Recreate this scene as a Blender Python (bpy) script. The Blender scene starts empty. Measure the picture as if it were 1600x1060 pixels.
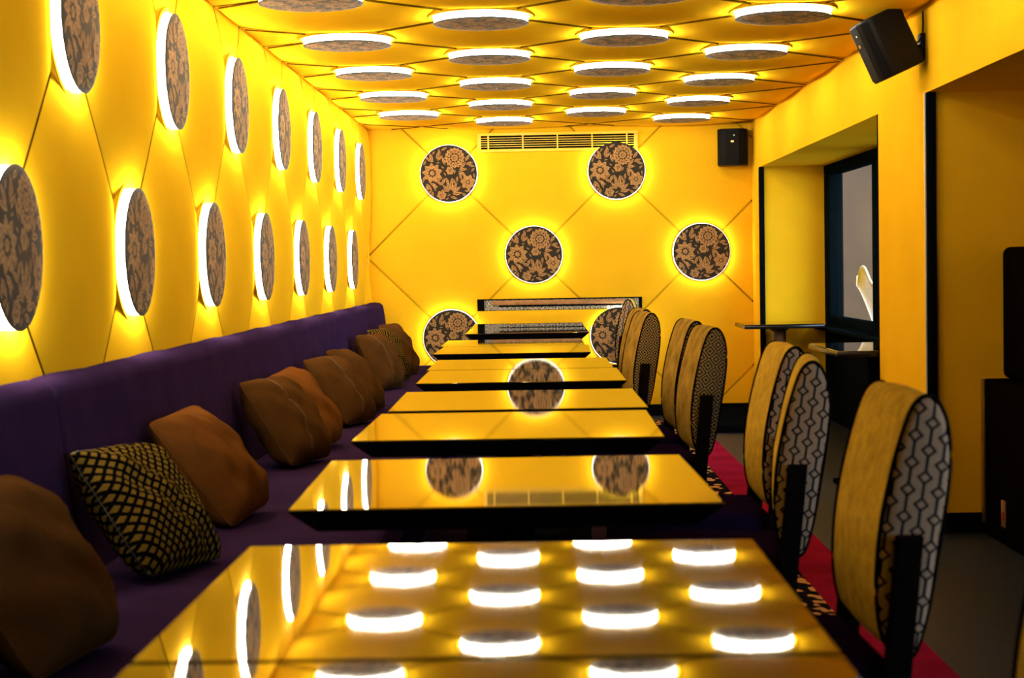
import bpy, bmesh, math, random
from mathutils import Matrix, Vector, Euler
random.seed(7)
S = bpy.context.scene
COL = S.collection
PI = math.pi
EYE = 1.16

# ------------------------------------------------------------ camera
yaw, pitch, roll, FPX = -0.0155, 0.0423, 0.0172, 2683.7
cy, sy, cp, sp, cr, sr = math.cos(yaw), math.sin(yaw), math.cos(pitch), math.sin(pitch), math.cos(roll), math.sin(roll)
Rv = Vector((cy, -sy, 0)); Fv = Vector((cp*sy, cp*cy, -sp)); Uv = Vector((sp*sy, sp*cy, cp))
R2 = Rv*cr - Uv*sr; U2 = Rv*sr + Uv*cr
cam = bpy.data.cameras.new('camera'); camo = bpy.data.objects.new('camera', cam); COL.objects.link(camo)
m = Matrix((R2, U2, -Fv)).transposed().to_4x4(); m.translation = (0, 0, EYE)
camo.matrix_world = m
cam.sensor_width = 36; cam.lens = FPX/1600*36; cam.clip_start = 0.05; cam.clip_end = 200
cam.dof.use_dof = True; cam.dof.focus_distance = 11.0; cam.dof.aperture_fstop = 7.0
S.camera = camo

# ------------------------------------------------------------ world and exposure
W = bpy.data.worlds.new('sky'); S.world = W; W.use_nodes = True
bg = W.node_tree.nodes['Background']
bg.inputs[0].default_value = (0.60, 0.78, 1.0, 1); bg.inputs[1].default_value = 9.5
S.view_settings.view_transform = 'Standard'; S.view_settings.look = 'None'
S.view_settings.gamma = 1; S.view_settings.exposure = 0.0; S.view_settings.use_curve_mapping = False
LAMP_POWER = 74.0
LAMP_COL = (1.0, 0.92, 0.76)

# ------------------------------------------------------------ material helpers
MATS = {}
class NT:
    def __init__(s, name):
        s.m = bpy.data.materials.new(name); s.m.use_nodes = True
        s.t = s.m.node_tree; s.b = s.t.nodes['Principled BSDF']; MATS[name] = s.m
    def node(s, typ, **kw):
        n = s.t.nodes.new(typ)
        for k, v in kw.items(): setattr(n, k, v)
        return n
    def link(s, a, b): s.t.links.new(a, b)
    def val(s, x, sock):
        if isinstance(x, (int, float)): sock.default_value = x
        else: s.link(x, sock)
    def math(s, op, a, b=0.0, c=None):
        n = s.node('ShaderNodeMath', operation=op)
        s.val(a, n.inputs[0]); s.val(b, n.inputs[1])
        if c is not None: s.val(c, n.inputs[2])
        return n.outputs[0]
    def coords(s, kind='Object'): return s.node('ShaderNodeTexCoord').outputs[kind]
    def mapping(s, vec, scale=(1,1,1), rot=(0,0,0), loc=(0,0,0)):
        n = s.node('ShaderNodeMapping'); s.link(vec, n.inputs[0])
        n.inputs['Scale'].default_value = scale; n.inputs['Rotation'].default_value = rot; n.inputs['Location'].default_value = loc
        return n.outputs[0]
    def noise(s, vec, scale, detail=3, rough=.55):
        n = s.node('ShaderNodeTexNoise'); s.link(vec, n.inputs['Vector'])
        n.inputs['Scale'].default_value = scale; n.inputs['Detail'].default_value = detail; n.inputs['Roughness'].default_value = rough
        return n.outputs['Fac']
    def ramp(s, fac, stops):
        n = s.node('ShaderNodeValToRGB'); s.link(fac, n.inputs[0])
        e = n.color_ramp.elements
        while len(e) < len(stops): e.new(.5)
        for el, (p, c) in zip(e, stops): el.position = p; el.color = (*c, 1)
        return n.outputs[0]
    def mix(s, fac, a, b):
        n = s.node('ShaderNodeMix', data_type='RGBA'); s.val(fac, n.inputs['Factor'])
        for x, so in ((a, n.inputs[6]), (b, n.inputs[7])):
            if isinstance(x, tuple): so.default_value = (*x, 1)
            else: s.link(x, so)
        return n.outputs[2]
    def base(s, c):
        if isinstance(c, tuple): s.b.inputs['Base Color'].default_value = (*c, 1)
        else: s.link(c, s.b.inputs['Base Color'])
    def set(s, **kw):
        for k, v in kw.items(): s.b.inputs[k.replace('_', ' ')].default_value = v
    def bump(s, h, strength=.2, dist=.01):
        n = s.node('ShaderNodeBump'); s.link(h, n.inputs['Height'])
        n.inputs['Strength'].default_value = strength; n.inputs['Distance'].default_value = dist
        s.link(n.outputs[0], s.b.inputs['Normal'])

def plain(name, c, rough=.5, metallic=0, scale=40, var=.12, bump=.0, **kw):
    t = NT(name); co = t.coords()
    n = t.noise(co, scale)
    lo = tuple(x*(1-var) for x in c); hi = tuple(min(1, x*(1+var)) for x in c)
    t.base(t.ramp(n, [(.3, lo), (.7, hi)]))
    t.set(Roughness=rough, Metallic=metallic, **kw)
    if bump: t.bump(n, bump, .004)
    return t

def fabric(name, c, weave=700, var=.1, blot=3.0, sheen=0.0, rough=.9, bump=.12):
    t = NT(name); co = t.coords()
    n1 = t.noise(co, blot, 3); n2 = t.noise(co, weave, 1)
    f = t.math('ADD', t.math('MULTIPLY', n1, .6), t.math('MULTIPLY', n2, .4))
    lo = tuple(x*(1-var) for x in c); hi = tuple(min(1, x*(1+var)) for x in c)
    t.base(t.ramp(f, [(.35, lo), (.65, hi)]))
    t.set(Roughness=rough); t.b.inputs['Specular IOR Level'].default_value = .0
    if sheen: t.b.inputs['Sheen Weight'].default_value = sheen
    t.bump(n2, bump, .002)
    return t

fabric('yellow_fabric', (.80, .465, .012), var=.05)
fabric('yellow_backing', (.12, .065, .003), var=.05)
fabric('yellow_piping', (.55, .33, .008), var=.05)
plain('yellow_paint', (.82, .54, .012), .45, var=.04)
fabric('purple_fabric', (.025, .0125, .043), var=.18, blot=6)
fabric('purple_dark', (.010, .004, .020), var=.18, blot=6)
fabric('brown_velvet', (.062, .027, .007), weave=300, var=.25, blot=7)
fabric('brown_rust', (.115, .043, .009), weave=300, var=.22, blot=7)
fabric('gold_weave', (.52, .355, .048), weave=260, var=.28, blot=28, bump=.4)
fabric('gold_weave_dull', (.28, .19, .042), weave=260, var=.45, blot=16, bump=.4)
plain('stitch_thread', (.13, .075, .03), .9)
plain('black_lacquer', (.006, .006, .007), .22, var=.1)
plain('black_paint', (.003, .004, .005), .55, var=.15)
plain('dark_wood', (.006, .0045, .004), .5, var=.25)
plain('dark_leather', (.003, .002, .0018), .7, var=.3, bump=.25); MATS['dark_leather'].node_tree.nodes['Principled BSDF'].inputs['Specular IOR Level'].default_value = .0
plain('black_plastic', (.005, .005, .005), .5, var=.1); MATS['black_plastic'].node_tree.nodes['Principled BSDF'].inputs['Specular IOR Level'].default_value = .12
plain('grille_metal', (.10, .095, .085), .35, .6, scale=300, var=.25)
plain('brass', (.45, .28, .08), .35, .9)
plain('white_plastic', (.75, .72, .62), .4)
plain('red_plastic', (.30, .02, .02), .4)
plain('window_frame', (.003, .006, .008), .5, var=.2)
plain('brown_plaster', (.050, .023, .007), .9, scale=2.5, var=.22)
plain('pavement', (.25, .24, .22), .85, scale=6, var=.2)
plain('cane', (.72, .55, .30), .55, scale=60, var=.2)
plain('brown_board', (.33, .165, .05), .6, scale=25, var=.2)
plain('dark_void', (.004, .004, .004), .9)
for k_ in ('dark_void', 'black_paint', 'window_frame', 'dark_wood'): MATS[k_].node_tree.nodes['Principled BSDF'].inputs['Specular IOR Level'].default_value = .0
plain('brown_wood', (.16, .075, .03), .4, scale=20, var=.3)
plain('sill_stone', (.42, .42, .40), .5)

t = NT('foil'); co = t.coords()
n = t.noise(t.mapping(co, (14, 1, 30)), 6, 4)
t.base(t.ramp(n, [(.44, (.02, .018, .012)), (.62, (.75, .71, .56))])); t.set(Roughness=.3, Metallic=.35); t.bump(n, .5, .01)

t = NT('glass'); t.base((.02, .022, .02)); t.set(Roughness=.02, IOR=1.45, Alpha=.10)

for nm, k in (('lamp_glow', 1.0), ('lamp_glow_dimmed', .34)):      # the far-wall lamps burn dimmer
    t = NT(nm)
    t.base((.9, .85, .7)); t.set(Roughness=.4)
    t.b.inputs['Emission Color'].default_value = (*LAMP_COL, 1); t.b.inputs['Emission Strength'].default_value = LAMP_POWER*k

t = NT('print_ground'); co = t.coords()
t.base(t.ramp(t.noise(co, 500, 1), [(.3, (.018, .016, .013)), (.7, (.040, .034, .024))])); t.set(Roughness=.85); t.b.inputs['Specular IOR Level'].default_value = .05; t.b.inputs['Sheen Weight'].default_value = .25
t = NT('print_tan'); co = t.coords()
t.base(t.ramp(t.noise(co, 90, 4, .7), [(.36, (.21, .115, .042)), (.62, (.48, .285, .110))])); t.set(Roughness=.85); t.b.inputs['Specular IOR Level'].default_value = .05; t.b.inputs['Sheen Weight'].default_value = .25

# mirror-dark table tops with a very fine ripple
t = NT('table_glass'); co = t.coords()
w = t.noise(t.mapping(co, (330, 150, 1)), 1.0, 1)
t.base((.010, .009, .008)); t.set(Roughness=.02, IOR=2.0); t.bump(w, .025, .0006)

# grey wood floor: grain runs across the room
t = NT('floor_wood'); co = t.coords()
g = t.noise(t.mapping(co, (1.2, 26, 1)), 3.0, 5, .7)
t.base(t.ramp(g, [(.3, (.006, .008, .011)), (.7, (.019, .024, .032))]))
r = t.node('ShaderNodeMapRange'); t.link(g, r.inputs[0]); r.inputs[3].default_value = .36; r.inputs[4].default_value = .56; t.b.inputs['Specular IOR Level'].default_value = .08
t.link(r.outputs[0], t.b.inputs['Roughness']); t.bump(g, .25, .004)

fabric('carpet_red', (.21, .008, .028), weave=400, var=.25, blot=4)
fabric('carpet_dark', (.020, .012, .020), weave=400, var=.25, blot=4)
t = NT('carpet_border'); co = t.coords()
v = t.node('ShaderNodeTexVoronoi', feature='SMOOTH_F1'); t.link(t.mapping(co, (26, 15, 1), (0, 0, .5)), v.inputs['Vector']); v.inputs['Scale'].default_value = 1.0
n = t.noise(co, 60, 3)
f = t.math('ADD', v.outputs['Distance'], t.math('MULTIPLY', n, .25))
t.base(t.ramp(f, [(.44, (.50, .27, .09)), (.47, (.16, .05, .03)), (.52, (.008, .007, .008))])); t.set(Roughness=.95); t.b.inputs['Specular IOR Level'].default_value = 0

def lattice(t, x, z, P, H, a, b, outline, barw, ox, oz):
    # 1 where a dark line runs: diamond outlines joined by upright bars
    fx = t.math('ABSOLUTE', t.math('SUBTRACT', t.math('FLOORED_MODULO', t.math('ADD', x, ox+P), 2*P), P))
    fz = t.math('ABSOLUTE', t.math('SUBTRACT', t.math('FLOORED_MODULO', t.math('ADD', z, oz+H/2), H), H/2))
    d = t.math('ADD', t.math('DIVIDE', fx, a), t.math('DIVIDE', fz, b))
    ring = t.math('LESS_THAN', t.math('ABSOLUTE', t.math('SUBTRACT', d, 1.0)), outline)
    bar = t.math('MULTIPLY', t.math('LESS_THAN', fx, barw), t.math('GREATER_THAN', d, 1.0))
    return t.math('MAXIMUM', ring, bar)
def geo_mat(name, light, dark, P, H, a, b, outline, barw, lean):
    t = NT(name); co = t.coords(); s = t.node('ShaderNodeSeparateXYZ'); t.link(t.mapping(co, rot=(0, lean, 0)), s.inputs[0])
    x, z = s.outputs[0], s.outputs[2]
    l1 = lattice(t, x, z, P, H, a, b, outline, barw, 0, 0)
    l2 = lattice(t, x, z, P, H, a, b, outline, barw, P, H/2)
    n = t.noise(co, 500, 1)
    lc = t.ramp(n, [(.3, tuple(c*.8 for c in light)), (.7, tuple(c*1.15 for c in light))])
    t.base(t.mix(t.math('MAXIMUM', l1, l2), lc, dark)); t.set(Roughness=.9); t.b.inputs['Specular IOR Level'].default_value = 0; t.bump(n, .15, .002)
geo_mat('hex_fabric', (.36, .255, .165), (.006, .011, .013), .0265, .047, .0115, .0105, .29, .0027, -.15)
# concentric diamonds
t = NT('diamond_fabric'); co = t.coords(); s = t.node('ShaderNodeSeparateXYZ'); t.link(t.mapping(co, rot=(0, -.15, 0)), s.inputs[0])
P = .052
def tri(x): return t.math('ABSOLUTE', t.math('SUBTRACT', t.math('FLOORED_MODULO', x, P), P/2))
d = t.math('ADD', tri(s.outputs[0]), tri(s.outputs[2]))
rings = t.math('GREATER_THAN', t.math('SINE', t.math('MULTIPLY', d, 2*PI/(P/4))), -.05)
t.base(t.mix(rings, (.014, .013, .010), (.30, .215, .095))); t.set(Roughness=.9); t.b.inputs['Specular IOR Level'].default_value = 0
# net of gold lozenges on black
t = NT('lozenge_fabric'); co = t.coords(); s = t.node('ShaderNodeSeparateXYZ'); t.link(co, s.inputs[0])
P = .0265
a = t.math('ADD', s.outputs[0], t.math('MULTIPLY', s.outputs[1], .9)); b = t.math('SUBTRACT', s.outputs[0], t.math('MULTIPLY', s.outputs[1], .9))
fa = t.math('ABSOLUTE', t.math('SUBTRACT', t.math('FLOORED_MODULO', a, P), P/2)); fb = t.math('ABSOLUTE', t.math('SUBTRACT', t.math('FLOORED_MODULO', b, P), P/2))
inside = t.math('LESS_THAN', t.math('MAXIMUM', fa, fb), P*.30)
n = t.noise(co, 300, 2)
t.base(t.mix(inside, (.003, .003, .003), t.ramp(n, [(.3, (.12, .072, .008)), (.7, (.20, .125, .020))]))); t.set(Roughness=.9); t.b.inputs['Specular IOR Level'].default_value = 0; t.bump(inside, .3, .003)

# ------------------------------------------------------------ mesh helpers
def link(o, parent=None, mat=None):
    COL.objects.link(o)
    if parent is not None: o.parent = parent
    if mat: o.data.materials.append(MATS[mat])
    return o
def mesh_obj(name, verts, faces, mat, parent=None, smooth=False):
    me = bpy.data.meshes.new(name); me.from_pydata([tuple(v) for v in verts], [], faces); me.update()
    bm = bmesh.new(); bm.from_mesh(me); bmesh.ops.recalc_face_normals(bm, faces=bm.faces); bm.to_mesh(me); bm.free()
    if smooth:
        for p in me.polygons: p.use_smooth = True
    return link(bpy.data.objects.new(name, me), parent, mat)
def bm_obj(name, bm, mat, parent=None, smooth=False):
    me = bpy.data.meshes.new(name); bm.to_mesh(me); bm.free()
    if smooth:
        for p in me.polygons: p.use_smooth = True
    return link(bpy.data.objects.new(name, me), parent, mat)
def bm_box(bm, lo, hi, bevel=0, seg=2):
    r = bmesh.ops.create_cube(bm, size=1)
    vs = r['verts']
    for v in vs: v.co = Vector([(lo[i]+hi[i])/2 + v.co[i]*(hi[i]-lo[i]) for i in range(3)])
    if bevel:
        es = list({e for v in vs for e in v.link_edges})
        bmesh.ops.bevel(bm, geom=es, offset=bevel, segments=seg, profile=.5, affect='EDGES')
def box(name, lo, hi, mat, parent=None, bevel=0, seg=2):
    bm = bmesh.new(); bm_box(bm, lo, hi, bevel, seg)
    o = bm_obj(name, bm, mat, parent)
    if bevel and seg > 1:
        for p in o.data.polygons: p.use_smooth = True
        o.data.set_sharp_from_angle(angle=math.radians(40))
    return o
def lathe(name, prof, mat, parent=None, n=48, smooth=True, loc=(0,0,0)):
    vs, fs = [], []
    for r, z in prof:
        for k in range(n):
            a = 2*PI*k/n; vs.append((loc[0]+r*math.cos(a), loc[1]+r*math.sin(a), loc[2]+z))
    for i in range(len(prof)-1):
        for k in range(n):
            k2 = (k+1) % n
            fs.append((i*n+k, i*n+k2, (i+1)*n+k2, (i+1)*n+k))
    if prof[0][0] > 1e-6 and False: fs.append(tuple(range(n)))
    o = mesh_obj(name, vs, fs, mat, parent, smooth)
    if smooth: o.data.set_sharp_from_angle(angle=math.radians(45))
    return o
def tube(name, pts, r, mat, parent=None, n=8, closed=False, radii=None):
    pts = [Vector(p) for p in pts]; vs, fs = [], []; N = len(pts)
    up = Vector((0, 0, 1))
    for i, p in enumerate(pts):
        a = pts[(i-1) % N] if (closed or i > 0) else p
        b = pts[(i+1) % N] if (closed or i < N-1) else p
        d = (b-a).normalized()
        u = d.cross(up)
        if u.length < 1e-3: u = d.cross(Vector((1, 0, 0)))
        u.normalize(); v = u.cross(d)
        rr = radii[i] if radii else r
        for k in range(n):
            an = 2*PI*k/n; vs.append(p+u*math.cos(an)*rr+v*math.sin(an)*rr)
    for i in range(N if closed else N-1):
        j = (i+1) % N
        for k in range(n): fs.append((i*n+k, i*n+(k+1) % n, j*n+(k+1) % n, j*n+k))
    if not closed: fs += [tuple(range(n)), tuple(range((N-1)*n, N*n))]
    return mesh_obj(name, vs, fs, mat, parent, True)
def empty(name, loc=(0,0,0), rot=None):
    o = bpy.data.objects.new(name, None); COL.objects.link(o); o.location = loc; o.empty_display_size = .1
    if rot is not None: o.rotation_euler = rot
    return o
def tag(o, label, cat, group=None):
    o['label'] = label; o['category'] = cat
    if group: o['group'] = group
    return o
def struct(o, label=None):
    o['kind'] = 'structure'
    if label: o['label'] = label
    return o
def copy_tree(o, parent=None):
    c = o.copy(); COL.objects.link(c)
    if parent is not None: c.parent = parent
    for ch in o.children: copy_tree(ch, c)
    return c

# ------------------------------------------------------------ the room
XL, XR, YB, ZC = -1.290, 1.645, 13.15, EYE+1.070
YN = -2.4                                     # wall behind the viewer
H = .6325; Z0 = 5.9935; HT = .6965; HB = .0647; XA = -.852
floor = struct(box('floor', (-1.4, YN, -.1), (2.95, YB+.1, 0), 'floor_wood'))
wall_left = struct(box('wall_left', (XL-.10, YN, 0), (XL-.004, YB+.1, ZC+.1), 'yellow_backing'))
ceiling = struct(box('ceiling', (XL-.1, YN, ZC+.004), (2.95, YB+.1, ZC+.1), 'yellow_backing'))
wall_back = struct(box('wall_back', (XL-.004, YB+.004, 0), (XR+.3, YB+.10, ZC+.004), 'yellow_backing'))
wall_rear = struct(box('wall_rear', (XL-.1, YN-.1, -.1), (2.95, YN, ZC+.1), 'yellow_fabric'))

def padded(parent, world, nrm, bounds, amp, warp_p=None, n=14, gap=.013):
    """diamond cells between the lamps; world(p,q,h) -> point; bounds = p0,p1,q0,q1 in lattice steps"""
    p0, p1, q0, q1 = bounds; cache = {}
    for ci in range(math.floor(p0)-1, math.ceil(p1)+2):
        for cj in range(math.floor(q0)-1, math.ceil(q1)+2):
            if (ci+cj) % 2 == 0: continue
            if ci+1 <= p0+.01 or ci-1 >= p1-.01 or cj+1 <= q0+.01 or cj-1 >= q1-.01: continue
            clipped = ci-1 < p0 or ci+1 > p1 or cj-1 < q0 or cj+1 > q1 or warp_p(cj)
            near = min(ci-1-p0, p1-ci-1, cj-1-q0, q1-cj-1) < .15
            key = None if (clipped or near) else 'full'
            c = Vector(world(ci, cj, 0))
            if key and key in cache:
                o = bpy.data.objects.new('panel', cache[key]); COL.objects.link(o); o.parent = parent; o.location = c; continue
            bm = bmesh.new()
            g = [[None]*(n+1) for _ in range(n+1)]
            for i in range(n+1):
                for j in range(n+1):
                    # denser sampling near the seams
                    a = math.sin((2*i/n-1)*PI/2)*(1-gap); b = math.sin((2*j/n-1)*PI/2)*(1-gap)
                    g[i][j] = bm.verts.new(((a+b)/2+ci, (a-b)/2+cj, 0))
            for i in range(n):
                for j in range(n): bm.faces.new((g[i][j], g[i+1][j], g[i+1][j+1], g[i][j+1]))
            for co_, no in (((p0,0,0),(-1,0,0)), ((p1,0,0),(1,0,0)), ((0,q0,0),(0,-1,0)), ((0,q1,0),(0,1,0))):
                bmesh.ops.bisect_plane(bm, geom=bm.verts[:]+bm.edges[:]+bm.faces[:], dist=1e-5, plane_co=co_, plane_no=no, clear_outer=True)
            for v in bm.verts:
                p, q = v.co.x, v.co.y; a = (p-ci)+(q-cj); b = (p-ci)-(q-cj)
                w = (max(0, 1-a*a)*max(0, 1-b*b))**.44
                e = max(0, min(p-p0, p1-p, q-q0, q1-q))
                w *= min(1, (e/.16))**.5 if e < .16 else 1
                v.co = Vector(world(p, q, amp*w)) - c
            bmesh.ops.recalc_face_normals(bm, faces=bm.faces)
            if bm.faces and sum((f.normal*f.calc_area() for f in bm.faces), Vector()).dot(Vector(nrm)) < 0:
                bmesh.ops.reverse_faces(bm, faces=bm.faces)
            if len(bm.faces) == 0: bm.free(); continue
            o = bm_obj('panel', bm, 'yellow_fabric', parent, True); o.location = c
            if key: cache[key] = o.data

KW = (ZC-EYE-HT)/(.47*H)
def w_left(p, q, h):
    z = EYE+HB+q*H if q <= 1 else EYE+HT+(q-1)*H*KW
    return (XL+h, Z0-H+p*H, z)
padded(wall_left, w_left, (1,0,0), ((YN-Z0+H)/H, (YB-Z0+H)/H, -.95, 1.47), .040, lambda q: q >= 1)
KC = (XA-XL)/(.53*H)
def w_ceil(p, q, h):
    x = XA+q*H if q >= 0 else XA+q*H*KC
    return (x, Z0-H+p*H, ZC-h)
padded(ceiling, w_ceil, (0,0,-1), ((YN-Z0+H)/H, (YB-Z0+H)/H, -.53, (XR-XA)/H), .030, lambda q: q <= 0, gap=.018)
# dark seam cords of the ceiling quilting
for i in range(-3, 16):
    for j in range(-1, 5):
        if (i+j) % 2: continue
        for d in (1, -1):
            pts = []
            for k in range(0, 25):
                p, q = i+k/24, j+d*k/24
                x, y, z = w_ceil(p, q, .012)
                if -.53 <= q <= (XR-XA)/H and y < YB-.01: pts.append((x, y, z))
            if len(pts) > 2: tube('welt', [pts[0], pts[len(pts)//2], pts[-1]] if j >= 0 else [pts[0], pts[-1]], .0034, 'yellow_backing', ceiling, 6)
BX, BZ, BSX, BSZ = -.663, EYE+.714, .638, .627
def w_back(p, q, h): return (BX+p*BSX, YB-h, BZ+q*BSZ)
padded(wall_back, w_back, (0,-1,0), ((XL-BX)/BSX, (XR-BX)/BSX, (.02-BZ)/BSZ, (ZC-BZ)/BSZ), .014, lambda q: False)
# thin welts along the seams of the back wall
welts = 0
for i in range(-3, 6):
    for j in range(-4, 3):
        if (i+j) % 2: continue
        for d in (1, -1):
            a = (i, j); b = (i+1, j+d)
            t0, t1 = 0., 1.
            def inside(t): 
                p = w_back(a[0]+(b[0]-a[0])*t, a[1]+(b[1]-a[1])*t, 0); return XL+.005 < p[0] < XR-.005 and .1 < p[2] < ZC-.005
            ts = [k/60 for k in range(61) if inside(k/60)]
            if len(ts) < 3: continue
            pa = w_back(a[0]+(b[0]-a[0])*ts[0], a[1]+(b[1]-a[1])*ts[0], .004); pb = w_back(a[0]+(b[0]-a[0])*ts[-1], a[1]+(b[1]-a[1])*ts[-1], .004)
            tube('welt', [pa, pb], .0045, 'yellow_piping', wall_back, 6)

# right side: beam, corner stub, pier, window bay, side room
SOF = EYE+.70
XW = 2.12                                    # window plane
wr = struct(box('wall_right', (XR, YN, SOF), (2.24, YB, ZC+.002), 'yellow_fabric'))
box('side_soffit', (2.24, YN, SOF), (2.95, 8.31, ZC+.002), 'yellow_fabric', wr)
struct(box('wall_corner', (XR, 12.73, 0), (2.22, YB, SOF), 'yellow_fabric'))
struct(box('wall_pier', (XR, 7.27, 0), (2.95, 8.31, SOF), 'yellow_fabric'))
ws = struct(box('wall_side', (2.85, YN, 0), (2.95, 7.27, .85), 'yellow_fabric'))
box('upper_wall', (2.85, YN, .85), (2.95, .4, SOF), 'yellow_fabric', ws)
box('upper_wall', (2.85, 3.54, .85), (2.95, 7.27, SOF), 'yellow_fabric', ws)
w2_ = struct(box('window_2', (2.86, .4, .85), (2.94, 3.54, .90), 'window_frame', bevel=.005))
for k in range(4): box('mullion', (2.87, .4+k*1.02, .90), (2.93, .48+k*1.02, SOF), 'window_frame', w2_, .006)
for k in range(3): box('pane', (2.898, .48+k*1.02, .90), (2.904, 1.42+k*1.02, SOF), 'glass', w2_)
struct(box('wall_dado', (XW, 8.31, 0), (XW+.14, 12.73, .64), 'black_paint', bevel=.006))
struct(box('baseboard_back', (XL+.01, YB-.035, 0), (XR, YB-.002, .085), 'black_paint', bevel=.006))
struct(box('baseboard_pier', (XR+.02, 7.245, 0), (2.85, 7.27, .085), 'black_paint', bevel=.006))
struct(box('baseboard_right', (XR-.02, 7.262, 0), (XR, 8.32, .085), 'black_paint', bevel=.006))
struct(box('baseboard_corner', (XR-.02, 12.72, 0), (XR, YB-.04, .085), 'black_paint', bevel=.006))
struct(box('trim_1', (XR-.004, 7.247, .085), (XR+.034, 7.275, SOF), 'black_paint', bevel=.004))
struct(box('trim_2', (XR-.004, 12.705, .085), (XR+.034, 12.735, SOF), 'black_paint', bevel=.004))
struct(box('trim_3', (XR-.003, 8.300, .085), (XR+.010, 8.320, SOF), 'dark_wood', bevel=.003))
struct(box('trim_4', (XR-.009, 7.275, .085), (XR+.001, 7.287, SOF), 'sill_stone', bevel=.003))

# window: dark frame, three lights
win = struct(box('window_1', (XW, 8.31, .64), (XW+.12, 12.73, .70), 'window_frame', bevel=.006))
box('head', (XW, 8.31, SOF-.07), (XW+.10, 12.73, SOF), 'window_frame', win, .006)
for y0, y1 in ((12.60, 12.73), (12.50, 12.585), (10.62, 10.80), (10.82, 10.92), (9.30, 9.42), (8.31, 8.43)):
    box('mullion', (XW, y0, .70), (XW+.10, y1, SOF-.07), 'window_frame', win, .008)
for y0, y1 in ((10.92, 12.50), (9.42, 10.62), (8.43, 9.30)):
    box('rail', (XW+.02, y0, .70), (XW+.08, y1, .76), 'window_frame', win, .006)
    box('pane', (XW+.045, y0, .76), (XW+.053, y1, SOF-.07), 'glass', win)
box('sill', (XW-.10, 8.32, .665), (XW+.01, 12.72, .69), 'window_frame', win, .006)
# street outside
struct(box('ground_street', (2.95, -6.0, -.12), (9, 22, -.02), 'pavement'))
struct(box('ground_threshold', (2.26, 8.31, -.12), (2.95, 22, -.02), 'pavement'))
struct(box('wall_street', (2.3, 16.2, -.1), (9, 16.5, 4.5), 'brown_plaster'))

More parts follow.
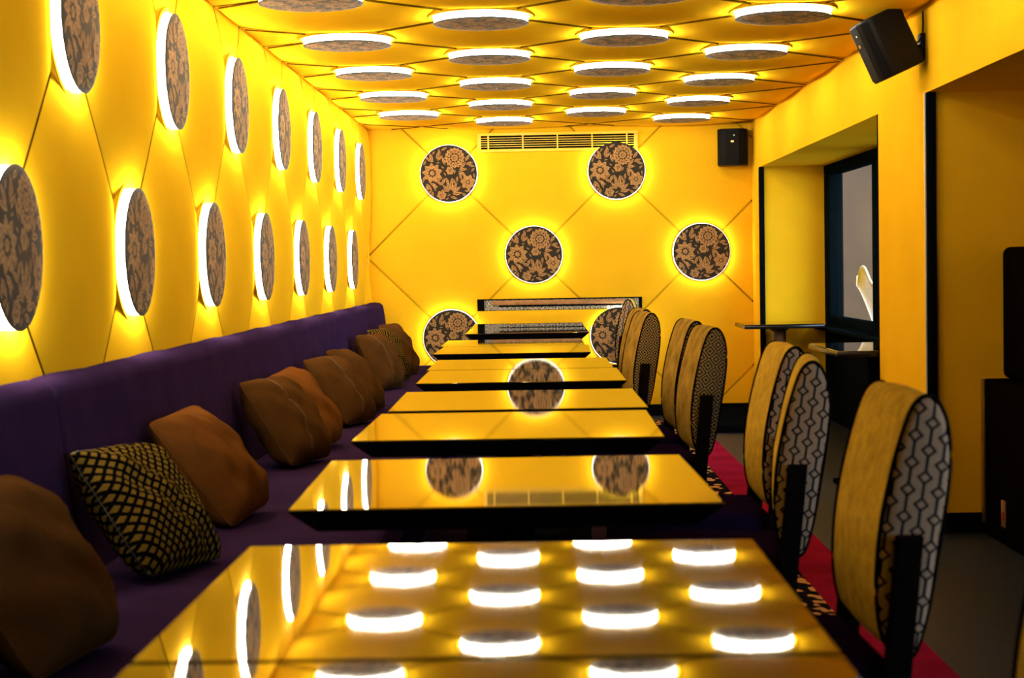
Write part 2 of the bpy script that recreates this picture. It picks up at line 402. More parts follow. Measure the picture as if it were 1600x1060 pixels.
# ------------------------------------------------------------ lamps: glowing drum with a printed floral pad
def dome(r, R): return .050+.010*math.sqrt(max(0, 1-(r/R)**2))
def make_lamp(R, collar=True):
    root = empty('round_lamp')
    lathe('halo_plate', [(R*.2, .006), (R*1.025, .006), (R*1.025, .0215), (R*.2, .0215)], 'white_plastic', root, 40)  # white plate added to catch the ring's light as a pale halo
    if collar: lathe('collar', [(R*.95, .0), (R*1.10, .0), (R*1.10, .017), (R*1.085, .021), (R*.95, .021)], 'yellow_fabric', root, 40)
    if collar: tube('piping', [(R*1.10*math.cos(2*PI*k/48), R*1.10*math.sin(2*PI*k/48), .020) for k in range(48)], .0035, 'yellow_piping', root, 6, True)
    lathe('light_ring', [(R*.985, .020), (R*.985, .043), (R*.97, .047)], 'lamp_glow' if collar else 'lamp_glow_dimmed', root, 40)
    prof = [(R*.93, .047), (R*1.0, .047), (R*1.005, .050)] + [(R*(1-.0)*math.cos(a), dome(R*math.cos(a), R)) for a in [k*PI/16 for k in range(1, 8)]] + [(.0005, dome(0, R))]
    pad = lathe('pad', prof, 'print_ground', root, 48)
    # flat floral print
    vs, fs = [], []
    rnd = random.Random(11)
    def poly(pts):
        pts = [(x, y) for x, y in pts]
        if any(math.hypot(x, y) > .985 for x, y in pts):
            pts = [(x*min(1, .985/max(1e-6, math.hypot(x, y))), y*min(1, .985/max(1e-6, math.hypot(x, y)))) for x, y in pts]
        b = len(vs)
        for x, y in pts: vs.append((x*R, y*R, dome(math.hypot(x, y)*R, R)+.0009))
        fs.append(tuple(range(b, b+len(pts))))
    def leaf(x, y, ang, L, Wd, split=.012, bend=0.0):
        for s in (1, -1):
            up = []; lo = []
            for k in range(7):
                u = k/6; c = math.sin(PI*u**.85)*Wd
                a = ang+bend*u
                px, py = x+math.cos(a)*u*L, y+math.sin(a)*u*L
                nx, ny = -math.sin(a), math.cos(a)
                up.append((px+nx*s*(c+.0001), py+ny*s*(c+.0001)))
                g = split*min(1, c/max(Wd, 1e-6))
                lo.append((px+nx*s*g*.5, py+ny*s*g*.5))
            for k in range(6): poly([lo[k], lo[k+1], up[k+1], up[k]])
    items = []
    def flower(x, y, r, n, w, inner=.28, rot=0):
        for k in range(n):
            a = rot+2*PI*k/n
            leaf(x+math.cos(a)*r*inner, y+math.sin(a)*r*inner, a, r*(1-inner), w, .006)
        items.append((x, y, r))
    def centre(x, y, r, n=10): poly([(x+r*math.cos(2*PI*k/n), y+r*math.sin(2*PI*k/n)) for k in range(n)])
    # large double bloom
    for rr, n, w, ro in ((.37, 16, .062, 0), (.25, 12, .05, .2), (.15, 8, .042, .1)):
        flower(.22, .55, rr, n, w, .62 if rr > .2 else .35, ro)
    centre(.22, .55, .045)
    flower(-.58, .02, .37, 9, .085, .30, .25); centre(-.58, .02, .085)
    flower(.05, .10, .16, 6, .062, .25, 0); centre(.05, .10, .035)
    flower(.68, -.32, .28, 7, .088, .22, .3); centre(.68, -.32, .05)
    flower(-.26, -.76, .18, 6, .07, .25, .2); centre(-.26, -.76, .04)
    for x, y, r in list(items): pass
    placed = [(x, y, r*.93) for x, y, r in items]
    sprigs = [(-.55,.45,2.0,.36),(-.42,.50,1.3,.33),(-.52,.42,2.6,.34),(-.40,.46,.75,.30),(-.12,.30,1.9,.34),(-.30,.62,1.7,.28),(-.72,.48,2.2,.26),
              (-.80,-.35,-.9,.36),(-.66,-.32,-.6,.36),(-.80,-.42,-1.5,.30),(-.55,-.36,-1.1,.30),(-.42,-.28,-.5,.30),
              (.02,-.62,1.9,.40),(.06,-.60,1.35,.44),(.10,-.62,.9,.38),(.0,-.66,2.4,.36),(.12,-.66,.4,.40),(.12,-.72,-.05,.40),(.05,-.80,-.45,.30),(-.08,-.62,2.9,.22),
              (.36,.12,.2,.34),(.34,.06,-.35,.36),(.40,.18,.75,.34),(.62,.30,.5,.30),(.60,.42,1.1,.34),(.70,.28,-.1,.26),(.36,.0,-1.0,.30),(.30,-.10,-1.6,.26),
              (-.15,-.16,-1.9,.30),(-.10,-.14,-1.3,.34),(-.22,-.12,-2.5,.28),(.10,-.16,-1.0,.30),(-.05,.92,3.6,.26),(.62,.72,.2,.22),(.45,.88,.9,.14),
              (.46,-.70,-.6,.30),(.55,-.62,-.1,.28),(-.56,-.62,-1.9,.28),(-.60,-.60,-2.6,.26),(-.86,-.1,-1.9,.24),(-.88,.30,1.2,.22),(.88,.0,-1.3,.20),(.80,.05,.9,.2)]
    for x, y, a, L in sprigs: leaf(x, y, a, L*.92, L*.155, .014, rnd.uniform(-.2, .2))
    # small fill leaves
    for _ in range(900):
        a = rnd.uniform(0, 2*PI); r = math.sqrt(rnd.random())*.95; x, y = r*math.cos(a), r*math.sin(a)
        th = rnd.uniform(0, 2*PI); L = rnd.uniform(.12, .20)
        ok = True
        for u in (0, .5, 1):
            qx, qy = x+math.cos(th)*L*u, y+math.sin(th)*L*u
            if math.hypot(qx, qy) > .95 or any(math.hypot(qx-px, qy-py) < pr+.02 for px, py, pr in placed): ok = False; break
            for sx, sy_, sa, sl in sprigs:
                for w in (.1, .4, .7, .95):
                    if math.hypot(qx-sx-math.cos(sa)*sl*w, qy-sy_-math.sin(sa)*sl*w) < .085: ok = False; break
                if not ok: break
            if not ok: break
        if ok:
            leaf(x, y, th, L, L*.17, .008); placed.append((x+math.cos(th)*L/2, y+math.sin(th)*L/2, .07))
    o = mesh_obj('floral_print', vs, fs, 'print_tan', pad)
    for p in o.data.polygons:
        if p.normal.z < 0: p.flip()
    return root
lampA = make_lamp(.200); usedA = [False]
lampB = make_lamp(.215, False); usedB = [False]
def place_lamp(src, used, pos, cols, label, group, name):
    o = src if not used[0] else copy_tree(src); used[0] = True
    o.name = name
    mm = Matrix(cols).transposed().to_4x4(); mm.translation = pos
    o.matrix_world = mm
    tag(o, label, 'lamp', group)
ORD = ['first', 'second', 'third', 'fourth', 'fifth', 'sixth', 'seventh', 'eighth', 'ninth']
X, Y, Z = Vector((1,0,0)), Vector((0,1,0)), Vector((0,0,1))
for k in range(5, -3, -1):
    i = 5-k
    place_lamp(lampA, usedA, (XL, Z0+2*k*H, EYE+HT), (Y, Z, X), f'round wall lamp, {ORD[i]} from the far corner in the upper row above the sofa', 'wall lamps over the sofa', 'wall_lamp')
for k in range(5, -3, -1):
    i = 5-k
    place_lamp(lampA, usedA, (XL, Z0+(2*k-1)*H, EYE+HB), (Y, Z, X), f'round wall lamp, {ORD[i]} from the far corner in the lower row above the sofa', 'wall lamps over the sofa', 'wall_lamp')
CN = ['the column beside the left wall', 'the second column from the left wall', 'the third column from the left wall', 'the column nearest the right beam']
for c in range(4):
    for n in range(7):
        k = 4-n
        y = Z0+(2*k+1)*H if c % 2 == 0 else Z0+(2*k+2)*H
        if y < 5.2: continue
        place_lamp(lampA, usedA, (XA+c*H, y, ZC), (-X, Y, -Z), f'round ceiling lamp, {ORD[n]} from the far wall in {CN[c]}', 'ceiling lamps', 'ceiling_lamp')
for (i, j), lb in {(0,0): 'round floral lamp high on the far wall, left of the air vent', (2,0): 'round floral lamp high on the far wall, overlapping the air vent',
                   (1,-1): 'round floral lamp in the middle of the far wall above the slot', (3,-1): 'round floral lamp at mid height on the far wall, rightmost',
                   (0,-2): 'round floral lamp low on the far wall beside the sofa end', (2,-2): 'round floral lamp low on the far wall, partly hidden behind chairs'}.items():
    place_lamp(lampB, usedB, (BX+i*BSX, YB, BZ+j*BSZ), (X, Z, -Y), lb, 'lamps on the far wall', 'wall_lamp')

# ------------------------------------------------------------ banquette in three units
def banquette(y0, y1, label):
    r = empty('banquette', (0, 0, 0)); tag(r, label, 'sofa', 'purple banquette units along the left wall')
    prof = [(XL+.012, .30), (XL+.012, .880), (XL+.022, .898), (XL+.045, .905), (XL+.085, .900), (XL+.106, .882), (XL+.113, .855), (XL+.145, .60), (XL+.172, .40), (XL+.172, .30)]
    def slab(name, prof, mat, a, b, rd=.028):
        vs, fs = [], []
        cx = sum(p[0] for p in prof)/len(prof); cz = sum(p[1] for p in prof)/len(prof)
        L = [(a, rd), (a+rd*.3, rd*.3), (a+rd, 0)] + [(a+rd+(b-a-2*rd)*k/30, 0) for k in range(1, 30)] + [(b-rd, 0), (b-rd*.3, rd*.3), (b, rd)]
        n = len(prof)
        for y, ins in L:
            for k, (x, z) in enumerate(prof):
                dx, dz = cx-x, cz-z; d = math.hypot(dx, dz) or 1
                wob = .0035*math.sin(y*9+k)*math.sin(y*3.1) if k not in (0, n-1) else 0
                vs.append((x+dx/d*(ins+wob), y, z+dz/d*(ins+wob)))
        for i in range(len(L)-1):
            for k in range(n): fs.append((i*n+k, i*n+(k+1) % n, (i+1)*n+(k+1) % n, (i+1)*n+k))
        fs += [tuple(range(n)), tuple(range((len(L)-1)*n, len(L)*n))]
        o = mesh_obj(name, vs, fs, mat, r, True); o.data.set_sharp_from_angle(angle=math.radians(50)); return o
    slab('backrest', prof, 'purple_fabric', y0, y1)
    sx0, sx1 = XL+.165, -.44
    sp_ = [(sx0, .30), (sx0, .410)] + [(sx0+(sx1-.03-sx0)*k/6, .410+.006*math.sin(PI*k/6)) for k in range(1, 6)] + [(sx1-.035, .408), (sx1-.008, .398), (sx1, .375), (sx1, .32), (sx1-.01, .30)]
    slab('seat', sp_, 'purple_fabric', y0, y1)
    box('base', (XL+.03, y0+.01, 0), (sx1-.06, y1-.01, .30), 'purple_dark', r, .01)
banquette(-.6, 4.165, 'purple banquette unit nearest the viewer, with one brown cushion')
banquette(4.175, 9.265, 'long middle purple banquette unit with the black and gold lozenge cushion')
banquette(9.275, 13.10, 'purple banquette unit at the far end, touching the far wall')

# ------------------------------------------------------------ cushions
def pillow(x, y, yw, tilt, size, th, mat, label, rollz=0, seams=False, seed=0, z=.412, wr=1.0):
    rnd = random.Random(seed); n = 26
    ph = [rnd.uniform(0, 6.28) for _ in range(6)]; fr = [rnd.uniform(4, 9) for _ in range(6)]
    def pt(u, v, s):
        ck = 1-.05*(u*v)**6; s_u = u*(1-.030*(1-v*v))*ck; s_v = v*(1-.030*(1-u*u))*ck
        w = (max(0, 1-u**4)*max(0, 1-v**4))**.62*(1-.22*(u*u+v*v)/2)
        wk = (math.sin(fr[0]*u+fr[1]*v+ph[0])+.7*math.sin(fr[2]*v-fr[3]*u+ph[1])+.5*math.sin(1.9*fr[4]*u+2.1*fr[5]*v+ph[2]))*.0062*wr*w**.4
        sag = .12*(1-v)/2
        return (s_u*size/2, s_v*size/2, s*(w*(th/2)*(1+sag)+wk*(w > .02)))
    vs, fs = [], []
    for s in (1, -1):
        b = len(vs)
        for i in range(n+1):
            for j in range(n+1):
                u = math.sin((2*i/n-1)*PI/2); v = math.sin((2*j/n-1)*PI/2); vs.append(pt(u, v, s))
        for i in range(n):
            for j in range(n):
                q = (b+i*(n+1)+j, b+(i+1)*(n+1)+j, b+(i+1)*(n+1)+j+1, b+i*(n+1)+j+1)
                fs.append(q if s > 0 else q[::-1])
    root = empty('cushion')
    o = mesh_obj('cover', vs, fs, mat, root, True)
    bm = bmesh.new(); bm.from_mesh(o.data); bmesh.ops.remove_doubles(bm, verts=bm.verts, dist=1e-5); bmesh.ops.recalc_face_normals(bm, faces=bm.faces); bm.to_mesh(o.data); bm.free()
    per = [(u, -1) for u in [k/8-1 for k in range(16)]] + [(1, k/8-1) for k in range(16)] + [(1-k/8, 1) for k in range(16)] + [(-1, 1-k/8) for k in range(16)]
    tube('seam', [pt(u, v, 0) for u, v in per], .0028, 'black_lacquer' if mat == 'lozenge_fabric' else mat, root, 6, True)
    if seams:
        for du in (-.30, -.36):
            for s in (1, -1):
                tube('stitching', [tuple(Vector(pt(du, -0.93+1.86*k/20, s))+Vector((0, 0, s*.0002))) for k in range(21)], .0011, 'stitch_thread', root, 5)
    # local x = along the sofa, local y = up the cushion, local z = out into the room
    up = Vector((-math.sin(tilt), 0, math.cos(tilt))); nrm = Vector((math.cos(tilt), 0, math.sin(tilt)))
    rz = Matrix.Rotation(-yw, 3, 'Z')
    up = rz @ up; nrm = rz @ nrm; wd = up.cross(nrm)
    c = Vector((x, y, z)) + up*(size/2*.97) + nrm*(th*.22)
    mm = Matrix((wd, up, nrm)).transposed() @ Matrix.Rotation(rollz, 3, 'Z')
    m4 = mm.to_4x4(); m4.translation = c; root.matrix_world = m4
    tag(root, label, 'cushion', 'cushions on the banquette'); return root
R_ = math.radians
PILLOWS = [
 (-.915, 3.22, R_(8), R_(34), .40, .19, 'brown_velvet', 'large brown cushion at the lower left edge of the picture, nearest the viewer', 0, False),
 (-.905, 4.22, R_(16), R_(37), .37, .16, 'lozenge_fabric', 'black cushion with gold lozenges beside the rust brown cushion in front', R_(-3), False),
 (-.90, 5.08, R_(10), R_(38), .39, .17, 'brown_rust', 'rust brown wrinkled cushion leaning just behind the large lozenge cushion', R_(4), False),
 (-.905, 6.52, R_(16), R_(34), .38, .18, 'brown_velvet', 'brown cushion with two stitched lines, in the pair before the rust cushion at mid sofa', 0, True),
 (-.90, 7.10, R_(10), R_(34), .38, .16, 'brown_rust', 'rust brown cushion tucked behind the stitched cushion at mid sofa', R_(5), False),
 (-.88, 8.16, R_(16), R_(36), .38, .18, 'brown_velvet', 'dark brown stitched cushion in front of the sofa joint near the third table pair', 0, True),
 (-.88, 8.90, R_(8), R_(35), .38, .16, 'brown_velvet', 'brown cushion behind the stitched one, lying across the far sofa joint', R_(-3), False),
 (-.94, 10.55, R_(20), R_(25), .37, .17, 'brown_velvet', 'brown stitched cushion, nearest of the three at the far sofa end', 0, True),
 (-.94, 11.25, R_(16), R_(25), .38, .15, 'lozenge_fabric', 'small looking black and gold cushion between two brown ones at the far end', 0, False),
 (-.93, 11.95, R_(14), R_(25), .39, .15, 'brown_velvet', 'brown cushion closest to the far wall at the sofa end', 0, False),
]
for i, p in enumerate(PILLOWS): pillow(*p, seed=i+3)

# ------------------------------------------------------------ tables
def make_table(name='dining_table', w=.765, d=.765, ht=.74, base=True):
    r = empty(name)
    bm = bmesh.new()
    # under-bevelled dark slab below the glossy sheet
    a, b, z1, z0, ins = w/2, d/2, ht-.006, ht-.046, .045
    vs = [bm.verts.new(v) for v in [(-a,-b,z1),(a,-b,z1),(a,b,z1),(-a,b,z1),(-a+ins,-b+ins,z0),(a-ins,-b+ins,z0),(a-ins,b-ins,z0),(-a+ins,b-ins,z0)]]
    for f in ((0,1,2,3),(7,6,5,4),(0,4,5,1),(1,5,6,2),(2,6,7,3),(3,7,4,0)): bm.faces.new([vs[k] for k in f])
    bmesh.ops.recalc_face_normals(bm, faces=bm.faces)
    bm_obj('slab', bm, 'black_lacquer', r)
    box('glossy_top', (-a-.001, -b-.001, z1), (a+.001, b+.001, ht), 'table_glass', r, .002, 1)
    box('column', (-.04, -.04, .03), (.04, .04, z0), 'black_paint', r, .006)
    box('spider', (-.2, -.03, z0-.03), (.2, .03, z0), 'black_paint', r, .004)
    box('foot', (-.24, -.22, .010), (.24, .22, .035), 'dark_void', r, .01)
    return r
tproto = make_table(); first = [True]
TABLES = [
 (-.063, 1.435, 0, 'dining table at the bottom edge of the picture, only its far rim in view', 0),
 (-.063, 2.215, 0, 'nearest fully seen black glossy dining table, mirroring the ceiling lamps', 0),
 (-.069, 3.378, 1.2, 'second black glossy dining table, mirroring two floral discs and the vent', 0),
 (-.078, 4.560, -.3, 'glossy dining table right behind the second one, front of its pair', 0),
 (-.066, 5.420, .3, 'glossy dining table with its near edge hidden, back of the middle pair', 0),
 (-.066, 6.610, 0, 'glossy dining table mirroring a single dark disc, front of the third pair', 0),
 (-.078, 7.400, 0, 'glossy dining table joined behind the one mirroring a single dark disc', 0),
 (-.125, 8.690, -1.0, 'glossy dining table set further left, front of the fourth pair', 0),
 (-.139, 9.480, 0, 'narrow looking dining table joined behind the further left one', 0),
 (-.070, 11.020, 0, 'dark dining table under the wall slot, front of the last pair', .3),
 (-.070, 11.830, 0, 'last dark dining table before the far wall', 1.1),
]
for x, y, rz, lb, tl in TABLES:
    o = tproto if first[0] else copy_tree(tproto); first[0] = False
    o.location = (x, y, 0 if not tl else -.0); o.rotation_euler = (R_(tl), 0, R_(rz))
    if tl: o.location.z = .0075
    tag(o, lb, 'table', 'dining tables along the banquette')

# ------------------------------------------------------------ chairs with thick leaf-shaped backs
def catmull(P, n=6):
    out = []; N = len(P)
    for i in range(N):
        p0, p1, p2, p3 = [Vector(P[(i+k-1) % N]) for k in range(4)]
        for k in range(n):
            t = k/n
            out.append(.5*((2*p1)+(-p0+p2)*t+(2*p0-5*p1+4*p2-p3)*t*t+(-p0+3*p1-3*p2+p3)*t**3))
    return out
PROF = [(0, .925), (-.032, .910), (-.060, .835), (-.083, .740), (-.095, .660), (-.098, .580), (-.088, .510), (-.060, .480), (-.034, .480), (-.012, .545), (.006, .640), (.022, .735), (.030, .815), (.024, .885)]
prof2 = catmull([(a, b, 0) for a, b in PROF], 4)
def make_chair(pattern, front):
    r = empty('dining_chair'); hw = .186
    n = len(prof2); c = sum(prof2, Vector())/n
    rings = [(-hw, .000), (-hw+.006, .0), (-hw*.5, -.004), (0, -.006), (hw*.5, -.004), (hw-.006, 0), (hw, .000)]
    vs, fs = [], []
    for y, ins in rings:
        for p in prof2:
            d = (c-p).normalized(); q = p+d*ins; vs.append((q.x, y, q.y))
    for i in range(len(rings)-1):
        for k in range(n): fs.append((i*n+k, i*n+(k+1) % n, (i+1)*n+(k+1) % n, (i+1)*n+k))
    mesh_obj('backrest', vs, fs, front, r, True)
    for s in (-1, 1):
        vs = []; fs = []
        lev = [(0, 0), (.012, .007), (.03, .009)]
        for ins, out in lev:
            for p in prof2:
                d = (c-p); L = d.length; q = p+d/L*min(ins, L*.9); vs.append((q.x, s*(hw+out), q.y))
        for i in range(len(lev)-1):
            for k in range(n): fs.append((i*n+k, i*n+(k+1) % n, (i+1)*n+(k+1) % n, (i+1)*n+k))
        fs.append(tuple(range((len(lev)-1)*n, len(lev)*n)))
        o = mesh_obj('side_panel', vs, fs, pattern, r, True); o.data.set_sharp_from_angle(angle=R_(60))
        tube('piping', [(p.x, s*hw, p.y) for p in prof2], .0045, 'dark_wood', r, 6, True)
        # rear leg runs up the side of the back
        bm = bmesh.new()
        y0 = s*(hw+.008); y1 = s*(hw+.032)
        pts = [(-.068, .69), (-.022, .69), (-.050, .40), (-.030, .0), (-.066, 0), (-.096, .40)]
        va = [bm.verts.new((x, y0, z)) for x, z in pts]; vb = [bm.verts.new((x, y1, z)) for x, z in pts]
        bm.faces.new(va); bm.faces.new(vb)
        for k in range(6): bm.faces.new((va[k], va[(k+1) % 6], vb[(k+1) % 6], vb[k]))
        bmesh.ops.recalc_face_normals(bm, faces=bm.faces)
        bmesh.ops.bevel(bm, geom=bm.edges[:], offset=.004, segments=2, affect='EDGES', profile=.5)
        bm_obj('leg', bm, 'dark_wood', r)
        box('leg', (-.505, s*(hw+.012)-.018, 0), (-.465, s*(hw+.012)+.018, .40), 'dark_wood', r, .004)
        box('rail', (-.49, s*(hw+.012)-.012, .36), (-.07, s*(hw+.012)+.012, .41), 'dark_wood', r, .004)
    box('rail', (-.50, -hw, .36), (-.475, hw, .41), 'dark_wood', r, .004)
    box('seat', (-.52, -hw-.01, .405), (-.075, hw+.01, .478), 'purple_dark', r, .025, 4)
    return r
protos = {'hex': make_chair('hex_fabric', 'gold_weave'), 'dia': make_chair('diamond_fabric', 'gold_weave_dull')}
used = {'hex': False, 'dia': False}
CHAIRS = [  # near top apex x, y, turn, kind, label
 (.665, 1.66, 1, 'hex', 'gold chair cut off by the lower right corner of the picture'),
 (.672, 2.93, 1.5, 'hex', 'large gold chair with hexagon patterned side, nearest fully seen at the right'),
 (.640, 3.97, -7, 'hex', 'hexagon patterned chair in front of its close twin, beside the second table'),
 (.705, 4.66, 1, 'hex', 'hexagon patterned chair half hidden behind its nearer twin'),
 (.640, 6.12, 4, 'dia', 'chair with concentric diamond side, in front of a twin by the middle tables'),
 (.640, 6.85, 4, 'dia', 'chair half hidden behind the concentric diamond chair by the middle tables'),
 (.545, 8.10, 6, 'dia', 'dull gold diamond chair pushed close to the far tables'),
 (.560, 8.75, 6, 'dia', 'chair almost hidden behind the dull gold diamond chair'),
 (.600, 11.30, -6, 'hex', 'farthest chair, a slim hexagon patterned back before the wall slot'),
]
for x, y, tn, kd, lb in CHAIRS:
    o = protos[kd] if not used[kd] else copy_tree(protos[kd]); used[kd] = True
    a = R_(tn); off = Matrix.Rotation(a, 3, 'Z') @ Vector((0, .2, 0))
    o.location = (x+off.x, y+off.y, 0); o.rotation_euler = (0, 0, a)
    tag(o, lb, 'chair', 'upholstered chairs facing the banquette')

# ------------------------------------------------------------ carpet runner
r = empty('carpet'); tag(r, 'carpet with crimson band and dark leafy border under the tables and chairs', 'carpet')
box('field', (-.50, -.8, 0), (.84, 12.6, .008), 'carpet_dark', r)
box('border', (.84, -.8, 0), (.955, 12.6, .0085), 'carpet_border', r)
box('band', (.955, -.8, 0), (1.145, 12.6, .009), 'carpet_red', r)
o = box('floor_plinth', (1.20, 11.7, 0), (1.60, 13.10, .055), 'black_paint', None, .008)
tag(o, 'low black plinth on the floor in the far right corner', 'plinth')

# ------------------------------------------------------------ air vent on the far wall
v = empty('air_vent', (.168, YB-.030, EYE+.944)); tag(v, 'long yellow air vent with dark slats high on the far wall', 'vent')
L2, H2, Tf = .612, .073, .030
box('backing', (-L2+.02, .006, -H2+.015), (L2-.02, .010, H2-.015), 'dark_void', v)
for lo, hi in (((-L2,-.004,H2-.022),(L2,.016,H2)), ((-L2,-.004,-H2),(L2,.016,-H2+.022)), ((-L2,-.0035,-H2+.022),(-L2+.03,.016,H2-.022)), ((L2-.03,-.0035,-H2+.022),(L2,.016,H2-.022))):
    box('frame', lo, hi, 'yellow_paint', v, .002)
for k in range(5):
    z = -H2+.022+(2*H2-.044)*(k+1)/6
    o = box('slat', (-L2+.03, -.003, z-.0022), (L2-.03, .006, z+.0022), 'yellow_paint', v)
for k in range(5):
    x = -L2+.085+k*(2*L2-.17)/4
    box('divider', (x-.005, -.0038, -H2+.02), (x+.005, .006, H2-.02), 'yellow_paint', v)

# ------------------------------------------------------------ slot in the far wall, with loose foil lining
s = empty('wall_slot', (.165, YB-.018, EYE-.294)); tag(s, 'long narrow slot with black edge, brown board and silver foil in the far wall', 'slot')
w2, h2 = .625, .044
box('backing', (-w2, .004, -h2), (w2, .010, h2), 'dark_void', s)
box('lining', (-w2+.045, -.003, -h2+.004), (w2-.02, .004, h2-.006), 'foil', s)
box('board', (-w2+.11, -.012, -.002), (w2-.13, -.003, h2-.010), 'brown_board', s, .003)
box('painted_board_shadow', (-w2+.16, -.008, -.016), (w2-.15, -.003, -.003), 'dark_void', s)  # dark strip painted in as the shadow line below the board
box('edge', (-w2-.004, -.016, h2-.006), (w2+.004, .006, h2+.002), 'black_paint', s, .002)
box('edge', (-w2-.004, -.014, -h2), (-w2+.05, .006, h2-.006), 'black_paint', s, .002)
box('edge', (w2-.018, -.014, -h2), (w2+.004, .006, h2-.006), 'black_paint', s, .002)
box('flap', (-w2, -.012, -.175), (w2, .006, -h2), 'yellow_fabric', s, .004)

# ------------------------------------------------------------ loudspeakers
def speaker_body(r, w, d, h):
    """front faces local -y"""
    bm = bmesh.new()
    a = w/2
    pr = [(-a, d), (-a, d*.28), (-a*.80, d*.06), (-a*.45, 0), (a*.45, 0), (a*.80, d*.06), (a, d*.28), (a, d)]
    lo = [bm.verts.new((x, y, -h/2)) for x, y in pr]; hi = [bm.verts.new((x, y, h/2)) for x, y in pr]
    bm.faces.new(lo); bm.faces.new(hi)
    for k in range(8): bm.faces.new((lo[k], lo[(k+1) % 8], hi[(k+1) % 8], hi[k]))
    bmesh.ops.recalc_face_normals(bm, faces=bm.faces)
    bmesh.ops.bevel(bm, geom=bm.edges[:], offset=.008, segments=3, affect='EDGES', profile=.5)
    o = bm_obj('cabinet', bm, 'black_plastic', r, True); o.data.set_sharp_from_angle(angle=R_(35))
    bm = bmesh.new(); ins = .004
    g = [(-a*.94, d*.20), (-a*.78, d*.055), (-a*.44, 0), (a*.44, 0), (a*.78, d*.055), (a*.94, d*.20)]
    lo = [bm.verts.new((x*1.0, y-ins, -h/2+.012)) for x, y in g]; hi = [bm.verts.new((x*1.0, y-ins, h/2-.012)) for x, y in g]
    for k in range(5): bm.faces.new((lo[k], lo[k+1], hi[k+1], hi[k]))
    bmesh.ops.solidify(bm, geom=bm.faces[:], thickness=.003)
    o = bm_obj('grille', bm, 'black_plastic', r, False)
    box('badge', (-.010, -.0085, h*.12), (.014, -.006, h*.175), 'brass', r, .001, 1)
    box('badge_dot', (.010, -.0085, h*.30), (.020, -.006, h*.33), 'white_plastic', r, .001, 1)
s1 = empty('loudspeaker'); speaker_body(s1, .20, .19, .262)
tag(s1, 'black loudspeaker tilted down from the right beam on a wall bracket', 'speaker', 'loudspeakers')
# front looks toward -x (a little toward the viewer) and down
mm = Matrix.Rotation(R_(-84), 4, 'Z')
tiltm = Matrix.Rotation(R_(-24), 4, 'Y')
s1.matrix_world = Matrix.Translation((1.395, 7.30, EYE+.865)) @ tiltm @ mm
box('socket_knuckle', (-.022, .188, -.03), (.022, .215, .03), 'black_plastic', s1, .004)
bk = empty('speaker_bracket', (XR, 7.31, EYE+.895)); tag(bk, 'black wall bracket with cable holding the tilted loudspeaker', 'bracket')
box('wall_plate', (-.022, -.03, -.055), (-.001, .03, .055), 'black_plastic', bk, .004)
tube('arm', [(-.02, 0, .0), (-.045, 0, .0), (-.066, 0, -.005)], .010, 'black_plastic', bk, 10)
tube('clamp', [(-.034, 0, .0), (-.046, 0, .0)], .017, 'black_plastic', bk, 10)
tube('cable', [(-.012, -.03, .145), (-.011, -.032, .09), (-.014, -.032, .045), (-.030, -.030, .018), (-.048, -.02, .012), (-.064, -.01, .010)], .004, 'black_plastic', bk, 8)
s2 = empty('loudspeaker'); speaker_body(s2, .225, .17, .275)
tag(s2, 'black loudspeaker mounted high in the far right corner', 'speaker', 'loudspeakers')
s2.matrix_world = Matrix.Translation((1.475, 12.955, EYE+.868)) @ Matrix.Rotation(R_(-9), 4, 'Z')
box('mount', (-.03, .168, -.05), (.03, .20, .05), 'black_plastic', s2, .004)

# ------------------------------------------------------------ window-bay tables
def bay_table(x0, x1, y0, y1, lb, leg):
    r = empty('bay_table', ((x0+x1)/2, (y0+y1)/2, 0)); tag(r, lb, 'table', 'tables in the window bay')
    a, b = (x1-x0)/2, (y1-y0)/2
    box('slab', (-a, -b, .690), (a, b, .716), 'black_lacquer', r, .006)
    box('glossy_top', (-a+.004, -b+.004, .716), (a-.004, b-.004, .721), 'table_glass', r, .002, 1)
    lathe('column', [(.058, .02), (.050, .04), (.050, .66), (.085, .69)], leg, r, 24)
    box('foot', (-.2, -.2, 0), (.2, .2, .025), 'black_paint', r, .008)
bay_table(1.445, 2.01, 12.06, 12.66, 'thin black table in the far corner of the window bay', 'brown_wood')
bay_table(1.445, 2.01, 8.34, 9.22, 'black table in the window bay, partly hidden by the yellow pier', 'black_paint')

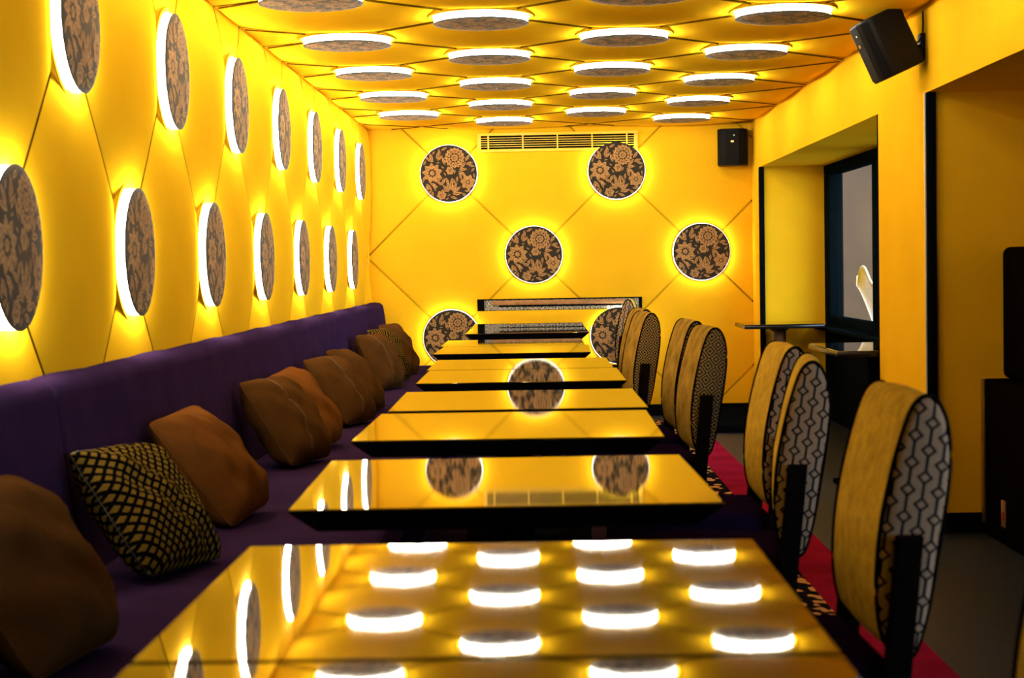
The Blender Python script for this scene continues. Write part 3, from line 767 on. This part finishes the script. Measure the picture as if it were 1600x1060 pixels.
# ------------------------------------------------------------ terrace chair outside the window
r = empty('terrace_chair', (2.50, 12.75, -.02), (0, 0, R_(12))); tag(r, 'pale cane terrace chair with scalloped back seen through the window', 'chair')
def shell(u, v):  # u across -1..1, v up 0..1 ; back leans to +x
    top = .62+.07*math.cos(u*PI*1.5)*(v**3)
    return (.10-.20*v+.06*u*u, u*(.17+.06*v), .44+v*top)
vs, fs = [], []
n1, n2 = 20, 14
for i in range(n1+1):
    for j in range(n2+1): vs.append(shell(2*i/n1-1, j/n2))
for i in range(n1):
    for j in range(n2): fs.append((i*(n2+1)+j, (i+1)*(n2+1)+j, (i+1)*(n2+1)+j+1, i*(n2+1)+j+1))
o = mesh_obj('back', vs, fs, 'cane', r, True)
md = o.modifiers.new('thick', 'SOLIDIFY'); md.thickness = .02; md.offset = 0
tube('back_rim', [shell(-1, k/14) for k in range(15)]+[shell(2*k/20-1, 1) for k in range(21)]+[shell(1, 1-k/14) for k in range(15)], .014, 'cane', r, 8)
lathe('seat', [(.02, .42), (.22, .42), (.235, .44), (.22, .46), (.02, .465)], 'cane', r, 28, loc=(.26, 0, 0))
for px, py in ((.10, -.16), (.10, .16), (.42, -.16), (.42, .16)):
    tube('leg', [(px, py, 0), (px, py, .43)], .014, 'cane', r, 8)

# ------------------------------------------------------------ dark bench in the side room
r = empty('leather_bench', (0, 0, 0)); tag(r, 'dark leather bench with high back at the right edge of the picture', 'bench')
box('base', (1.865, 4.6, 0), (2.06, 7.235, .655), 'dark_leather', r, .012, 3)
box('seat', (2.06, 4.62, .10), (2.52, 7.235, .45), 'dark_leather', r, .03, 3)
box('plinth', (2.06, 4.65, 0), (2.46, 7.22, .10), 'dark_leather', r)
box('back', (1.945, 4.62, .655), (2.06, 7.24, 1.205), 'dark_leather', r, .03, 4)
box('edge_trim', (1.856, 7.20, .05), (1.866, 7.236, .655), 'brass', r, .002)
sk = empty('socket_outlet', (1.863, 6.90, .13), (0, 0, R_(-90))); tag(sk, 'small wall socket with red switch on the dark bench base', 'socket')
box('plate', (-.03, -.008, -.055), (.03, 0, .055), 'brown_wood', sk, .004)
box('switch', (.0, -.013, -.02), (.018, -.007, .01), 'red_plastic', sk, .002)
